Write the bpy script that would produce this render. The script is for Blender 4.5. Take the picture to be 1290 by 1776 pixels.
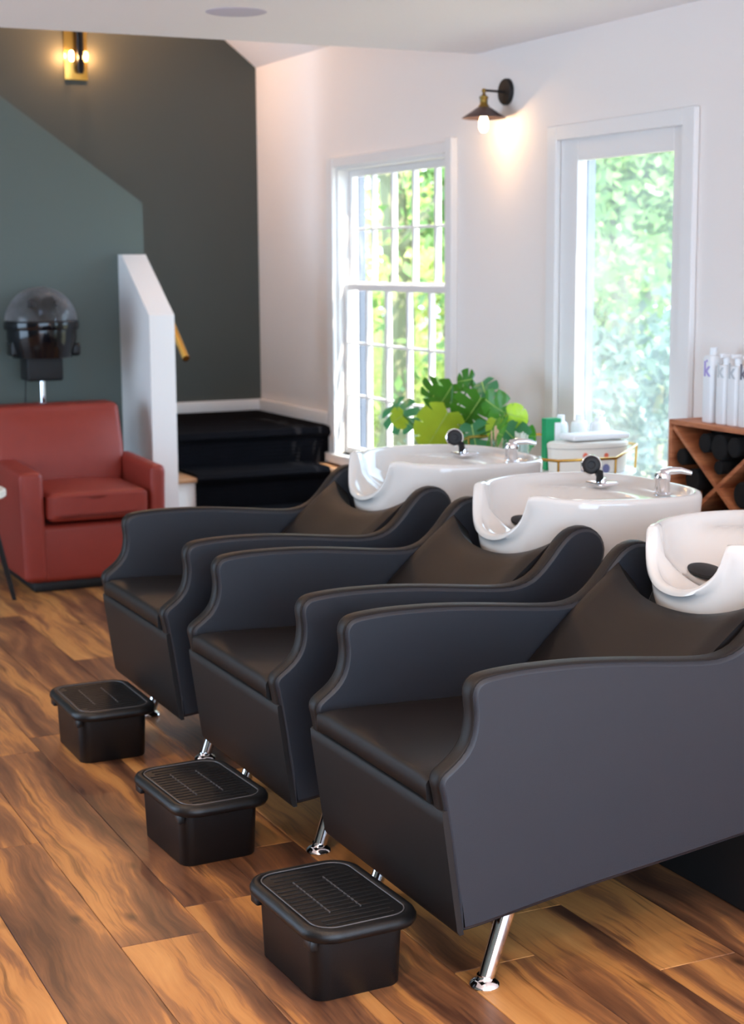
import bpy, bmesh, math, random
from math import sin, cos, pi, sqrt, radians, atan2
from mathutils import Vector, Matrix, Euler
for o in list(bpy.data.objects): bpy.data.objects.remove(o)
S = bpy.context.scene
COL = S.collection
random.seed(7)

# ------------------------------------------------------------ camera
cd = bpy.data.cameras.new('camera'); cam = bpy.data.objects.new('camera', cd); COL.objects.link(cam)
cd.sensor_fit = 'HORIZONTAL'; cd.lens = 50.0; cd.sensor_width = 50.0*1290/2792.08
r_ = Vector((0.90215459, -0.43137326, -0.00584887)); u_ = Vector((0.07196119, 0.13710121, 0.9879397)); f_ = Vector((0.42536888, 0.89169522, -0.15472862))
M = Matrix((( r_.x, u_.x, -f_.x, 0), (r_.y, u_.y, -f_.y, 0), (r_.z, u_.z, -f_.z, 1.5), (0, 0, 0, 1)))
cam.matrix_world = M
cd.clip_start = 0.05; cd.clip_end = 300
cd.dof.use_dof = True; cd.dof.focus_distance = 3.45; cd.dof.aperture_fstop = 4.5
S.camera = cam
# ------------------------------------------------------------ world, sun, exposure
S.view_settings.view_transform = 'Standard'; S.view_settings.look = 'None'
S.view_settings.gamma = 1.0; S.view_settings.use_curve_mapping = False
S.view_settings.exposure = 0.15
W = bpy.data.worlds.new('sky'); S.world = W; W.use_nodes = True
bg = W.node_tree.nodes['Background']; bg.inputs[0].default_value = (0.56, 0.76, 1.0, 1); bg.inputs[1].default_value = 7.6
sl = bpy.data.lights.new('sun', 'SUN'); sl.energy = 24.0; sl.angle = radians(0.6); sl.color = (1.0, 0.93, 0.80)
so = bpy.data.objects.new('sun', sl); COL.objects.link(so)
so.rotation_euler = Vector((-0.20, 0.62, -0.78)).to_track_quat('-Z', 'Y').to_euler(); so.location = (6, -3, 8)

def portal(loc, direction, sx, sy):
    l = bpy.data.lights.new('window_portal', 'AREA'); l.shape = 'RECTANGLE'; l.size = sx; l.size_y = sy
    l.cycles.is_portal = True
    o = bpy.data.objects.new('window_portal', l); COL.objects.link(o); o.location = loc
    o.rotation_euler = Vector(direction).to_track_quat('-Z', 'Z').to_euler()
portal((3.70, 7.3, 1.2), (-1, 0, 0), 1.3, 1.6)
portal((3.70, 5.3, 1.1), (-1, 0, 0), 0.7, 1.9)
portal((-2.75, 6.5, 1.2), (1, 0, 0), 2.9, 2.3)
portal((0.8, -1.65, 1.2), (0, 1, 0), 5.0, 2.3)

DOWN = [(0.4, 0.6), (2.2, 0.6), (0.6, 2.4), (1.0, 1.6), (0.4, 4.4), (-1.0, 5.6)]  # added ceiling lamps, all unseen, for warm fill light
for x, y in DOWN:
    l = bpy.data.lights.new('downlight_fill', 'AREA'); l.shape = 'DISK'; l.size = .11; l.energy = 10; l.color = (1.0, .73, .50); l.spread = radians(150)
    o = bpy.data.objects.new('downlight_fill', l); COL.objects.link(o); o.location = (x, y, 2.385)

# ------------------------------------------------------------ helpers
def srgb(r, g, b):
    f = lambda c: (c/255/12.92) if c/255 <= .04045 else ((c/255+.055)/1.055)**2.4
    return (f(r), f(g), f(b), 1)
MATS = {}
def mat(name, col, rough=0.5, metal=0.0, bump=0.0, bscale=200, spec=0.5, coat=0.0, trans=0.0, emis=None, estr=0, var=0.0, ior=1.45):
    m = bpy.data.materials.new(name); m.use_nodes = True; nt = m.node_tree; b = nt.nodes['Principled BSDF']
    b.inputs['Base Color'].default_value = col; b.inputs['Roughness'].default_value = rough; b.inputs['Metallic'].default_value = metal
    b.inputs['Specular IOR Level'].default_value = spec; b.inputs['Coat Weight'].default_value = coat; b.inputs['Coat Roughness'].default_value = .05
    b.inputs['Transmission Weight'].default_value = trans; b.inputs['IOR'].default_value = ior
    if emis: b.inputs['Emission Color'].default_value = emis; b.inputs['Emission Strength'].default_value = estr
    tc = nt.nodes.new('ShaderNodeNewGeometry')
    n = nt.nodes.new('ShaderNodeTexNoise'); n.inputs['Scale'].default_value = bscale; n.inputs['Detail'].default_value = 3
    nt.links.new(tc.outputs['Position'], n.inputs['Vector'])
    if bump:
        bp = nt.nodes.new('ShaderNodeBump'); bp.inputs['Strength'].default_value = bump; bp.inputs['Distance'].default_value = .002
        nt.links.new(n.outputs['Fac'], bp.inputs['Height']); nt.links.new(bp.outputs['Normal'], b.inputs['Normal'])
    if var:
        n2 = nt.nodes.new('ShaderNodeTexNoise'); n2.inputs['Scale'].default_value = max(1.5, bscale*.04); n2.inputs['Detail'].default_value = 4
        nt.links.new(tc.outputs['Position'], n2.inputs['Vector'])
        mx = nt.nodes.new('ShaderNodeMix'); mx.data_type = 'RGBA'
        mx.inputs[6].default_value = [c*(1-var) for c in col[:3]]+[1]; mx.inputs[7].default_value = [min(1, c*(1+var)) for c in col[:3]]+[1]
        nt.links.new(n2.outputs['Fac'], mx.inputs[0]); nt.links.new(mx.outputs[2], b.inputs['Base Color'])
    MATS[name] = m; return m
wall_white = mat('wall_white', srgb(240, 230, 223), .75, bump=.08, bscale=350)
ceil_white = mat('ceiling_white', srgb(246, 243, 242), .85, bump=.05, bscale=300)
trim_white = mat('trim_white', srgb(238, 233, 229), .38, bump=.02, bscale=90)
green_paint = mat('green_paint', srgb(88, 97, 91), .6, bump=.08, bscale=350)
green_shaded = mat('green_paint_shaded', srgb(74, 77, 72), .6, bump=.08, bscale=350)  # green paint again, darkened: the stairwell's dimmer light is in the colour
leather = mat('brown_black_leather', srgb(20, 15, 14), .44, bump=.35, bscale=900, spec=.42)
leather_body = mat('brown_black_leather_front', srgb(20, 15, 14), .46, bump=.35, bscale=900, spec=.45)
leather_daylit = mat('leather_blue_daylit', srgb(27, 31, 40), .42, bump=.35, bscale=900, spec=.6)  # blue daylight on the chair sides put into the leather colour
seam_mat = mat('seam_black', srgb(16, 14, 16), .8)
red_leather = mat('red_leather', srgb(140, 49, 37), .48, bump=.35, bscale=500, var=.08)
ceramic = mat('white_ceramic', srgb(222, 219, 214), .08, coat=.4, spec=.5)
chrome = mat('chrome', (.86, .86, .88, 1), .07, 1.0)
gold = mat('brass', srgb(205, 160, 80), .25, 1.0)
old_brass = mat('aged_brass', srgb(150, 120, 60), .35, 1.0, var=.2, bscale=60)
black_plastic = mat('black_plastic', srgb(14, 13, 14), .38, bump=.3, bscale=600)
black_gloss = mat('black_gloss', srgb(10, 10, 14), .12)
black_matt = mat('black_matt', srgb(14, 13, 14), .6)
rubber = mat('black_rubber', srgb(22, 22, 24), .55)
bronze = mat('bronze_metal', srgb(110, 92, 88), .38, .8)
white_plastic = mat('white_plastic', srgb(240, 240, 240), .3)
cream_plastic = mat('cream_plastic', srgb(226, 220, 208), .4)
green_box = mat('green_card', srgb(20, 150, 92), .5)
towel_white = mat('white_terry', srgb(242, 242, 242), .9, bump=.8, bscale=400)
towel_black = mat('black_terry', srgb(13, 12, 13), .95, bump=.8, bscale=400)
carpet_m = mat('navy_carpet', srgb(11, 10, 14), .95, bump=1.0, bscale=500, spec=.1, var=.5)
oak = mat('oak', srgb(184, 136, 98), .45, var=.2, bscale=60)
blue_shutter = mat('blue_grey_paint', srgb(72, 78, 92), .6)
bark = mat('bark', srgb(122, 120, 92), .9, bump=1, bscale=30, var=.3)
soil = mat('dry_ground', srgb(112, 106, 82), .95, var=.3, bscale=30)
pot_m = mat('terracotta_grey', srgb(120, 112, 104), .7)
stick_m = mat('pale_wood', srgb(222, 186, 152), .7)
speaker_m = mat('speaker_grille', srgb(200, 196, 208), .7)

def glass_mat(name, tint=(1, 1, 1, 1), dust=0.0, refl=.08):
    m = bpy.data.materials.new(name); m.use_nodes = True; nt = m.node_tree; nt.nodes.remove(nt.nodes['Principled BSDF'])
    out = nt.nodes['Material Output']; tr = nt.nodes.new('ShaderNodeBsdfTransparent'); tr.inputs[0].default_value = tint
    gl = nt.nodes.new('ShaderNodeBsdfGlossy'); gl.inputs['Roughness'].default_value = .02
    fr = nt.nodes.new('ShaderNodeFresnel'); gg = nt.nodes.new('ShaderNodeNewGeometry'); mi = nt.nodes.new('ShaderNodeMapRange')
    mi.inputs[3].default_value = 1.45; mi.inputs[4].default_value = 1/1.45; nt.links.new(gg.outputs['Backfacing'], mi.inputs[0]); nt.links.new(mi.outputs[0], fr.inputs[0])
    mx = nt.nodes.new('ShaderNodeMixShader'); nt.links.new(fr.outputs[0], mx.inputs[0]); nt.links.new(tr.outputs[0], mx.inputs[1]); nt.links.new(gl.outputs[0], mx.inputs[2])
    last = mx
    if dust:
        tl = nt.nodes.new('ShaderNodeBsdfTranslucent'); tl.inputs[0].default_value = (.92, .88, .84, 1)
        geo = nt.nodes.new('ShaderNodeNewGeometry'); ns = nt.nodes.new('ShaderNodeTexNoise'); ns.inputs['Scale'].default_value = 6; ns.inputs['Detail'].default_value = 6
        nt.links.new(geo.outputs['Position'], ns.inputs['Vector'])
        mr = nt.nodes.new('ShaderNodeMapRange'); mr.inputs[1].default_value = .3; mr.inputs[2].default_value = .7; mr.inputs[3].default_value = dust*.6; mr.inputs[4].default_value = dust*1.4
        nt.links.new(ns.outputs['Fac'], mr.inputs[0])
        m2 = nt.nodes.new('ShaderNodeMixShader'); nt.links.new(mr.outputs[0], m2.inputs[0]); nt.links.new(mx.outputs[0], m2.inputs[1]); nt.links.new(tl.outputs[0], m2.inputs[2]); last = m2
    nt.links.new(last.outputs[0], out.inputs[0]); return m
window_glass = glass_mat('window_glass', (.97, .99, .98, 1))
dusty_glass = glass_mat('dusty_glass', (.93, .97, .97, 1), dust=.06)
jar_glass = glass_mat('jar_glass', (.9, .94, .94, 1))
smoke_dome = glass_mat('smoked_dome', (.72, .72, .8, 1), dust=.28)

def wood_floor():
    m = bpy.data.materials.new('plank_wood'); m.use_nodes = True; nt = m.node_tree; N = nt.nodes.new; L = nt.links.new; b = nt.nodes['Principled BSDF']
    geo = N('ShaderNodeNewGeometry'); oi = N('ShaderNodeObjectInfo')
    wn = N('ShaderNodeTexWhiteNoise'); wn.noise_dimensions = '1D'; L(oi.outputs['Random'], wn.inputs['W'])
    sc = N('ShaderNodeVectorMath'); sc.operation = 'SCALE'; sc.inputs['Scale'].default_value = 23.0; L(wn.outputs['Color'], sc.inputs[0])
    ad = N('ShaderNodeVectorMath'); L(geo.outputs['Position'], ad.inputs[0]); L(sc.outputs[0], ad.inputs[1])
    # warp
    w1 = N('ShaderNodeTexNoise'); w1.inputs['Scale'].default_value = 2.6; w1.inputs['Detail'].default_value = 2; L(ad.outputs[0], w1.inputs['Vector'])
    ws = N('ShaderNodeVectorMath'); ws.operation = 'SCALE'; ws.inputs['Scale'].default_value = .075; L(w1.outputs['Color'], ws.inputs[0])
    a2 = N('ShaderNodeVectorMath'); L(ad.outputs[0], a2.inputs[0]); L(ws.outputs[0], a2.inputs[1])
    def mp(sx, sy, src=a2):
        q = N('ShaderNodeMapping'); q.inputs['Scale'].default_value = (sx, sy, 1); L(src.outputs[0], q.inputs['Vector']); return q
    def noise(q, s, d=4, r=.6, dist=0):
        n = N('ShaderNodeTexNoise'); n.inputs['Scale'].default_value = s; n.inputs['Detail'].default_value = d; n.inputs['Roughness'].default_value = r; n.inputs['Distortion'].default_value = dist; L(q.outputs[0], n.inputs['Vector']); return n
    big = noise(mp(8.5, .95), 1, 4, .58, .5)     # broad colour patches
    fine = noise(mp(110, 5), 1, 5, .7)           # grain
    streak = noise(mp(48, 1.7), 1, 4, .62, .1)    # dark streaks
    knots = N('ShaderNodeTexVoronoi'); knots.inputs['Scale'].default_value = 1.0; L(mp(5.5, 2.6, ad).outputs[0], knots.inputs['Vector'])
    r1 = N('ShaderNodeValToRGB'); e = r1.color_ramp.elements
    e[0].position = .30; e[0].color = srgb(72, 46, 35); e[1].position = .74; e[1].color = srgb(204, 148, 88)
    for p_, c_ in ((.44, (122, 82, 55)), (.505, (148, 100, 63)), (.55, (180, 124, 70))): x = e.new(p_); x.color = srgb(*c_)
    # per plank shift
    ma = N('ShaderNodeMath'); ma.operation = 'MULTIPLY_ADD'; ma.inputs[1].default_value = .17; ma.inputs[2].default_value = -.085; L(wn.outputs['Value'], ma.inputs[0])
    mb = N('ShaderNodeMath'); mb.operation = 'ADD'; L(big.outputs['Fac'], mb.inputs[0]); L(ma.outputs[0], mb.inputs[1])
    mc = N('ShaderNodeMath'); mc.operation = 'MULTIPLY_ADD'; mc.inputs[1].default_value = .26; L(fine.outputs['Fac'], mc.inputs[0]); 
    md = N('ShaderNodeMath'); md.operation = 'SUBTRACT'; md.inputs[1].default_value = .13; L(mb.outputs[0], md.inputs[0]); L(md.outputs[0], mc.inputs[2])
    L(mc.outputs[0], r1.inputs['Fac'])
    r2 = N('ShaderNodeMapRange'); r2.inputs[1].default_value = .57; r2.inputs[2].default_value = .68; L(streak.outputs['Fac'], r2.inputs[0])
    mx = N('ShaderNodeMix'); mx.data_type = 'RGBA'; mx.inputs[7].default_value = srgb(66, 38, 26)
    mm = N('ShaderNodeMath'); mm.operation = 'MULTIPLY'; mm.inputs[1].default_value = .62; L(r2.outputs[0], mm.inputs[0])
    L(mm.outputs[0], mx.inputs[0]); L(r1.outputs[0], mx.inputs[6])
    r3 = N('ShaderNodeMapRange'); r3.inputs[1].default_value = .10; r3.inputs[2].default_value = .03; L(knots.outputs['Distance'], r3.inputs[0])
    mx2 = N('ShaderNodeMix'); mx2.data_type = 'RGBA'; mx2.inputs[7].default_value = srgb(34, 20, 16)
    m3 = N('ShaderNodeMath'); m3.operation = 'MULTIPLY'; m3.inputs[1].default_value = .8; L(r3.outputs[0], m3.inputs[0]); L(m3.outputs[0], mx2.inputs[0]); L(mx.outputs[2], mx2.inputs[6])
    L(mx2.outputs[2], b.inputs['Base Color'])
    b.inputs['Roughness'].default_value = .36; b.inputs['Specular IOR Level'].default_value = .5
    bp = N('ShaderNodeBump'); bp.inputs['Strength'].default_value = .12; bp.inputs['Distance'].default_value = .001; L(fine.outputs['Fac'], bp.inputs['Height']); L(bp.outputs['Normal'], b.inputs['Normal'])
    return m
plank_m = wood_floor()
def cedar():
    m = mat('cedar_wood', srgb(184, 108, 68), .5); nt = m.node_tree; N = nt.nodes.new; b = nt.nodes['Principled BSDF']
    g = N('ShaderNodeTexCoord'); q = N('ShaderNodeMapping'); q.inputs['Scale'].default_value = (8, 8, 60); nt.links.new(g.outputs['Object'], q.inputs[0])
    n = N('ShaderNodeTexNoise'); n.inputs['Scale'].default_value = 1; n.inputs['Detail'].default_value = 4; nt.links.new(q.outputs[0], n.inputs['Vector'])
    r = N('ShaderNodeValToRGB'); r.color_ramp.elements[0].position = .3; r.color_ramp.elements[0].color = srgb(150, 82, 50); r.color_ramp.elements[1].position = .7; r.color_ramp.elements[1].color = srgb(206, 132, 88)
    nt.links.new(n.outputs['Fac'], r.inputs[0]); nt.links.new(r.outputs[0], b.inputs['Base Color']); return m
cedar_m = cedar()
def leafmat(name, col, tr=.5, rough=.4, var=.35, sc=3):
    m = bpy.data.materials.new(name); m.use_nodes = True; nt = m.node_tree; N = nt.nodes.new; b = nt.nodes['Principled BSDF']; b.inputs['Roughness'].default_value = rough
    g = N('ShaderNodeNewGeometry'); n = N('ShaderNodeTexNoise'); n.inputs['Scale'].default_value = sc; nt.links.new(g.outputs['Position'], n.inputs['Vector'])
    mx = N('ShaderNodeMix'); mx.data_type = 'RGBA'; mx.inputs[6].default_value = [c*(1-var) for c in col[:3]]+[1]; mx.inputs[7].default_value = [min(1, c*(1+var)) for c in col[:3]]+[1]
    nt.links.new(n.outputs['Fac'], mx.inputs[0]); nt.links.new(mx.outputs[2], b.inputs['Base Color'])
    t = N('ShaderNodeBsdfTranslucent'); nt.links.new(mx.outputs[2], t.inputs[0]); ms = N('ShaderNodeMixShader'); ms.inputs[0].default_value = tr
    nt.links.new(b.outputs[0], ms.inputs[1]); nt.links.new(t.outputs[0], ms.inputs[2]); nt.links.new(ms.outputs[0], nt.nodes['Material Output'].inputs[0]); return m
mon_dark = leafmat('monstera_dark_leaf', srgb(72, 132, 44), .35, .3, .25, 12)
mon_light = leafmat('monstera_young_leaf', srgb(172, 200, 56), .45, .35, .15, 12)
mon_blue = leafmat('monstera_bluish_leaf', srgb(72, 140, 92), .3, .3, .2, 12)  # bluer green leaf tone
leaf_y = leafmat('sunlit_leaves', srgb(204, 210, 132), .55); leaf_g = leafmat('green_leaves', srgb(118, 146, 88), .55); leaf_b = leafmat('bluish_leaves', srgb(98, 116, 104), .5)

def finish(me, smooth=True, ang=35):
    if smooth:
        me.shade_smooth(); me.set_sharp_from_angle(angle=radians(ang))
        for p in me.polygons:
            if len(p.vertices) > 24: p.use_smooth = False
def obj(name, bm, m, parent=None, loc=None, smooth=True, ang=35, kind=None):
    me = bpy.data.meshes.new(name)
    if isinstance(bm, tuple): me.from_pydata(*bm)
    else:
        bmesh.ops.recalc_face_normals(bm, faces=bm.faces); bm.to_mesh(me); bm.free()
    me.update(); finish(me, smooth, ang); me.materials.append(m)
    o = bpy.data.objects.new(name, me); COL.objects.link(o)
    if parent: o.parent = parent
    if loc: o.location = loc
    if kind: o['kind'] = kind
    return o
def tag(o, label, cat, group=None):
    o['label'] = label; o['category'] = cat
    if group: o['group'] = group
    return o
def thing(name, label, cat, loc=(0, 0, 0), rz=0, group=None):
    o = bpy.data.objects.new(name, None); COL.objects.link(o); o.location = loc; o.rotation_euler = (0, 0, rz); o.empty_display_size = .1
    return tag(o, label, cat, group)
def copy_tree(o, parent=None):
    c = o.copy(); COL.objects.link(c)
    if parent: c.parent = parent
    for ch in list(o.children): copy_tree(ch, c)
    return c
def B(): return bmesh.new()
def box(bm, lo, hi, bev=0.0, seg=2, rot=None, piv=None):
    r = bmesh.ops.create_cube(bm, size=1); vs = r['verts']
    lo = Vector(lo); hi = Vector(hi)
    for v in vs: v.co = Vector(((v.co.x+.5)*(hi.x-lo.x)+lo.x, (v.co.y+.5)*(hi.y-lo.y)+lo.y, (v.co.z+.5)*(hi.z-lo.z)+lo.z))
    if rot: bmesh.ops.rotate(bm, verts=vs, cent=piv or (lo+hi)/2, matrix=Euler(rot).to_matrix())
    if bev:
        es = list({e for v in vs for e in v.link_edges})
        bmesh.ops.bevel(bm, geom=es, offset=bev, segments=seg, affect='EDGES', profile=.5)
    return bm
def cyl(bm, p0, p1, r0, r1=None, n=20, caps=True):
    p0 = Vector(p0); p1 = Vector(p1); d = p1-p0; r1 = r0 if r1 is None else r1
    mtx = Matrix.Translation((p0+p1)/2) @ d.to_track_quat('Z', 'Y').to_matrix().to_4x4()
    bmesh.ops.create_cone(bm, cap_ends=caps, segments=n, radius1=r0, radius2=r1, depth=d.length, matrix=mtx); return bm
def lathe(bm, prof, c=(0, 0, 0), n=32, axis=None, sx=1, sy=1):
    rings = []
    q = Vector(axis).to_track_quat('Z', 'Y').to_matrix() if axis else Matrix.Identity(3)
    for r, z in prof:
        if r < 1e-6: rings.append([bm.verts.new(Vector(c)+q@Vector((0, 0, z)))])
        else: rings.append([bm.verts.new(Vector(c)+q@Vector((r*cos(2*pi*i/n)*sx, r*sin(2*pi*i/n)*sy, z))) for i in range(n)])
    for a, b in zip(rings, rings[1:]):
        for i in range(n):
            j = (i+1) % n
            if len(a) == 1 and len(b) == 1: continue
            if len(a) == 1: bm.faces.new((a[0], b[j], b[i]))
            elif len(b) == 1: bm.faces.new((a[i], a[j], b[0]))
            else: bm.faces.new((a[i], a[j], b[j], b[i]))
    return bm
def tube(bm, pts, r, n=10, closed=False):
    pts = [Vector(p) for p in pts]; rings = []; m = len(pts)
    for i, p in enumerate(pts):
        a = pts[(i-1) % m] if (closed or i > 0) else p; b = pts[(i+1) % m] if (closed or i < m-1) else p
        q = (b-a).to_track_quat('Z', 'Y').to_matrix(); rr = r[i] if isinstance(r, (list, tuple)) else r
        rings.append([bm.verts.new(p+q@Vector((rr*cos(2*pi*k/n), rr*sin(2*pi*k/n), 0))) for k in range(n)])
    prs = list(zip(rings, rings[1:]))+([(rings[-1], rings[0])] if closed else [])
    for a, b in prs:
        # align twist
        best = min(range(n), key=lambda s: (a[0].co-b[s].co).length)
        for i in range(n): bm.faces.new((a[i], a[(i+1) % n], b[(i+1+best) % n], b[(i+best) % n]))
    if not closed:
        bm.faces.new(rings[0]); bm.faces.new(rings[-1][::-1])
    return bm
def prism(bm, poly, a0, a1, axis='y'):
    f = {'y': lambda p, t: (p[0], t, p[1]), 'x': lambda p, t: (t, p[0], p[1]), 'z': lambda p, t: (p[0], p[1], t)}[axis]
    A = [bm.verts.new(f(p, a0)) for p in poly]; C = [bm.verts.new(f(p, a1)) for p in poly]; n = len(poly)
    bm.faces.new(A); bm.faces.new(C[::-1])
    for i in range(n): bm.faces.new((A[i], C[i], C[(i+1) % n], A[(i+1) % n]))
    return bm
def offset(poly, d):
    n = len(poly); out = []; area = sum(poly[i][0]*poly[(i+1) % n][1]-poly[(i+1) % n][0]*poly[i][1] for i in range(n)); s = 1 if area > 0 else -1
    for i in range(n):
        p0 = Vector(poly[i-1]); p = Vector(poly[i]); p1 = Vector(poly[(i+1) % n])
        e0 = (p-p0).normalized(); e1 = (p1-p).normalized(); n0 = Vector((-e0.y, e0.x)); n1 = Vector((-e1.y, e1.x)); b = (n0+n1); b.normalize()
        k = max(.5, b.dot(n0)); out.append(p+b*(d*s/k))
    return [(v.x, v.y) for v in out]
def smoothpoly(pts, sub=3, closed=True):
    out = []; n = len(pts)
    for i in range(n if closed else n-1):
        g = lambda k: Vector(pts[k % n] if closed else pts[min(max(k, 0), n-1)])
        p0, p1, p2, p3 = g(i-1), g(i), g(i+1), g(i+2)
        for j in range(sub):
            t = j/sub; out.append(tuple(.5*((2*p1)+(-p0+p2)*t+(2*p0-5*p1+4*p2-p3)*t*t+(-p0+3*p1-3*p2+p3)*t**3)))
    if not closed: out.append(tuple(pts[-1]))
    return out
def softbox(bm, lo, hi, bev=.03, seg=4, crown=0.0, axis=2):
    box(bm, lo, hi, bev, seg)
    return bm
def struct(name, bm, m, parent=None, **k):
    o = obj(name, bm, m, parent, **k)
    if not parent: o['kind'] = 'structure'
    return o
def wall_x(bm, x0, x1, y0, y1, z0, z1, holes):
    ys = sorted({y0, y1, *[h[0] for h in holes], *[h[1] for h in holes]}); zs = sorted({z0, z1, *[h[2] for h in holes], *[h[3] for h in holes]})
    for a, b in zip(ys, ys[1:]):
        for c, d in zip(zs, zs[1:]):
            ym, zm = (a+b)/2, (c+d)/2
            if any(h[0] < ym < h[1] and h[2] < zm < h[3] for h in holes): continue
            box(bm, (x0, a, c), (x1, b, d))
    bmesh.ops.remove_doubles(bm, verts=bm.verts, dist=1e-5)
    seen = {}
    for f in list(bm.faces):
        k = tuple(sorted(v.index for v in f.verts)); 
    return bm

# ------------------------------------------------------------ the room
WIN = (6.68, 7.97, .46, 1.99); DOOR = (4.88, 5.74, .0, 1.98)
struct('wall_right', wall_x(B(), 3.6, 3.72, -1.7, 9.2, -.05, 2.62, [WIN, DOOR]), wall_white, smooth=False)
# ceiling over the salon
struct('ceiling', box(B(), (-2.8, -1.7, 2.4), (3.6, 6.45, 2.62)), ceil_white, smooth=False)
struct('wall_header', box(B(), (-2.8, 6.33, 2.62), (3.6, 6.45, 3.7)), ceil_white, smooth=False)
# sloped ceiling over the stair
b = B(); prism(b, [(3.6, 2.62), (3.76, 2.62), (2.4, 3.80), (2.2, 3.80), (2.2, 3.71)], 6.45, 9.2)
struct('ceiling_slope', b, wall_white, smooth=False)
struct('ceiling_stairwell', box(B(), (-2.8, 6.33, 3.7), (2.25, 9.2, 3.8)), ceil_white, smooth=False)
struct('wall_back', box(B(), (-2.8, 9.1, -.05), (3.76, 9.2, 3.8)), green_shaded, smooth=False)
# lower stair wall, green, raked top
b = B(); prism(b, [(-2.8, 0), (2.6, 0), (2.6, 1.80), (-.05, 3.70), (-2.8, 3.70)], 8.2, 8.3)
struct('wall_stair', b, green_paint, smooth=False)
# half wall beside the steps
b = B(); prism(b, [(7.70, 0), (8.2, 0), (8.2, 1.535), (8.14, 1.535), (7.70, 1.235)], 2.46, 2.59, 'x')
struct('wall_half', b, trim_white, smooth=False)
# left and front walls (behind the camera) with their real openings
struct('wall_left', wall_x(B(), -2.8, -2.68, -1.7, 8.2, -.05, 3.7, [(5.1, 7.9, .1, 2.35)]), green_paint, smooth=False)
bb = B()
for lo, hi in (((-2.8, -1.7, -.05), (-1.7, -1.58, 2.4)), ((3.3, -1.7, -.05), (3.6, -1.58, 2.4)), ((-1.7, -1.7, -.05), (3.3, -1.58, .05)), ((-1.7, -1.7, 2.35), (3.3, -1.58, 2.4))): box(bb, lo, hi)
struct('wall_front', bb, wall_white, smooth=False)
# baseboards on the landing
struct('baseboard_back', box(B(), (2.6, 9.075, .59), (3.6, 9.1, .672), .004), trim_white)
struct('baseboard_right', box(B(), (3.575, 8.07, .59), (3.6, 9.075, .672), .004), trim_white)

# floor: one plank one object where the boards can be told apart
fl = struct('floor', box(B(), (-2.8, -1.7, -.06), (3.6, 8.2, -.012)), black_matt, smooth=False)
PW, PL = .2, 1.515
pb = B(); box(pb, (.0006, .0006, -.014), (PW-.0006, PL-.0006, 0), .0012, 1)
proto_plank = obj('plank', pb, plank_m, fl, smooth=False)
first = True; rest = B()
nx0 = int(2.8/PW)+1
for i in range(-nx0, int(3.6/PW)+1):
    x = i*PW+.145
    if x < -2.8 or x+PW > 3.6: continue
    off = {0: .0, 1: .61, 2: .23, 3: .86, 4: .42, 5: .71, 6: .12}[(i*3) % 7]*PL+.0
    y = -1.7-off
    while y < 8.2:
        vis = x > .35 and x < 2.75 and y+PL > 1.9 and y < 7.9
        if vis:
            o = proto_plank if first else proto_plank.copy()
            if not first: COL.objects.link(o)
            first = False; o.parent = fl; o.location = (x, y, 0); 
        else:
            y0 = max(y, -1.7); y1 = min(y+PL, 8.19)
            if y1-y0 > .01: box(rest, (x+.0006, y0+.0006, -.014), (x+PW-.0006, y1-.0006, 0))
        y += PL
obj('far_planks', rest, plank_m, fl, smooth=False, kind='stuff')

# window 1: double-hung sash window
w1 = bpy.data.objects.new('window_1', None); COL.objects.link(w1); w1['kind'] = 'structure'; w1.location = (3.6, 7.3, .46)
def wp(name, parts, m=trim_white, parent=None, bev=.003):
    b = B(); off = Vector((3.6, 7.3, .46))
    for lo, hi in parts: box(b, Vector(lo)-off, Vector(hi)-off, bev, 1)
    return obj(name, b, m, parent or w1, smooth=False)
Y0, Y1, Z0, Z1 = WIN
wp('casing', [((3.572, Y1-.01, Z0-.02), (3.6, Y1+.07, Z1+.045)), ((3.566, Y0-.065, Z0-.02), (3.6, Y0+.0, Z1+.06)), ((3.575, Y0-.0, Z1-.005), (3.6, Y1-.01, Z1+.045))])
wp('sill', [((3.55, Y0-.08, Z0-.05), (3.70, Y1+.09, Z0))])
wp('jamb', [((3.6, Y0, Z0), (3.718, Y0+.02, Z1)), ((3.6, Y1-.02, Z0), (3.718, Y1, Z1)), ((3.6, Y0+.02, Z1-.02), (3.718, Y1-.02, Z1))])
def sash(name, x, z0, z1, rows):
    a, c = Y0+.02, Y1-.02; st = .035
    fr = wp(name, [((x, a, z0), (x+.03, a+st, z1)), ((x, c-st, z0), (x+.03, c, z1)), ((x, a+st, z1-.035), (x+.03, c-st, z1)), ((x, a+st, z0), (x+.03, c-st, z0+.04))])
    ia, ic = a+st, c-st; iz0, iz1 = z0+.04, z1-.035; nc = 5; pw = (ic-ia)/nc
    ph = (iz1-iz0)/rows
    for k in range(1, nc): wp('muntin', [((x+.002, ia+k*pw-.012, iz0), (x+.031, ia+k*pw+.012, iz1))], parent=fr).matrix_parent_inverse = Matrix.Identity(4)
    for k in range(1, rows): wp('muntin', [((x+.004, ia, iz0+k*ph-.007), (x+.026, ic, iz0+k*ph+.007))], parent=fr)
    for k in range(nc):
        for j in range(rows):
            wp('pane', [((x+.013, ia+k*pw+.009, iz0+j*ph+.007), (x+.016, ia+(k+1)*pw-.009, iz0+(j+1)*ph-.007))], window_glass, fr, 0)
sash('lower_sash', 3.635, Z0, 1.375, 3)
sash('upper_sash', 3.668, 1.345, Z1-.02, 2)
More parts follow.
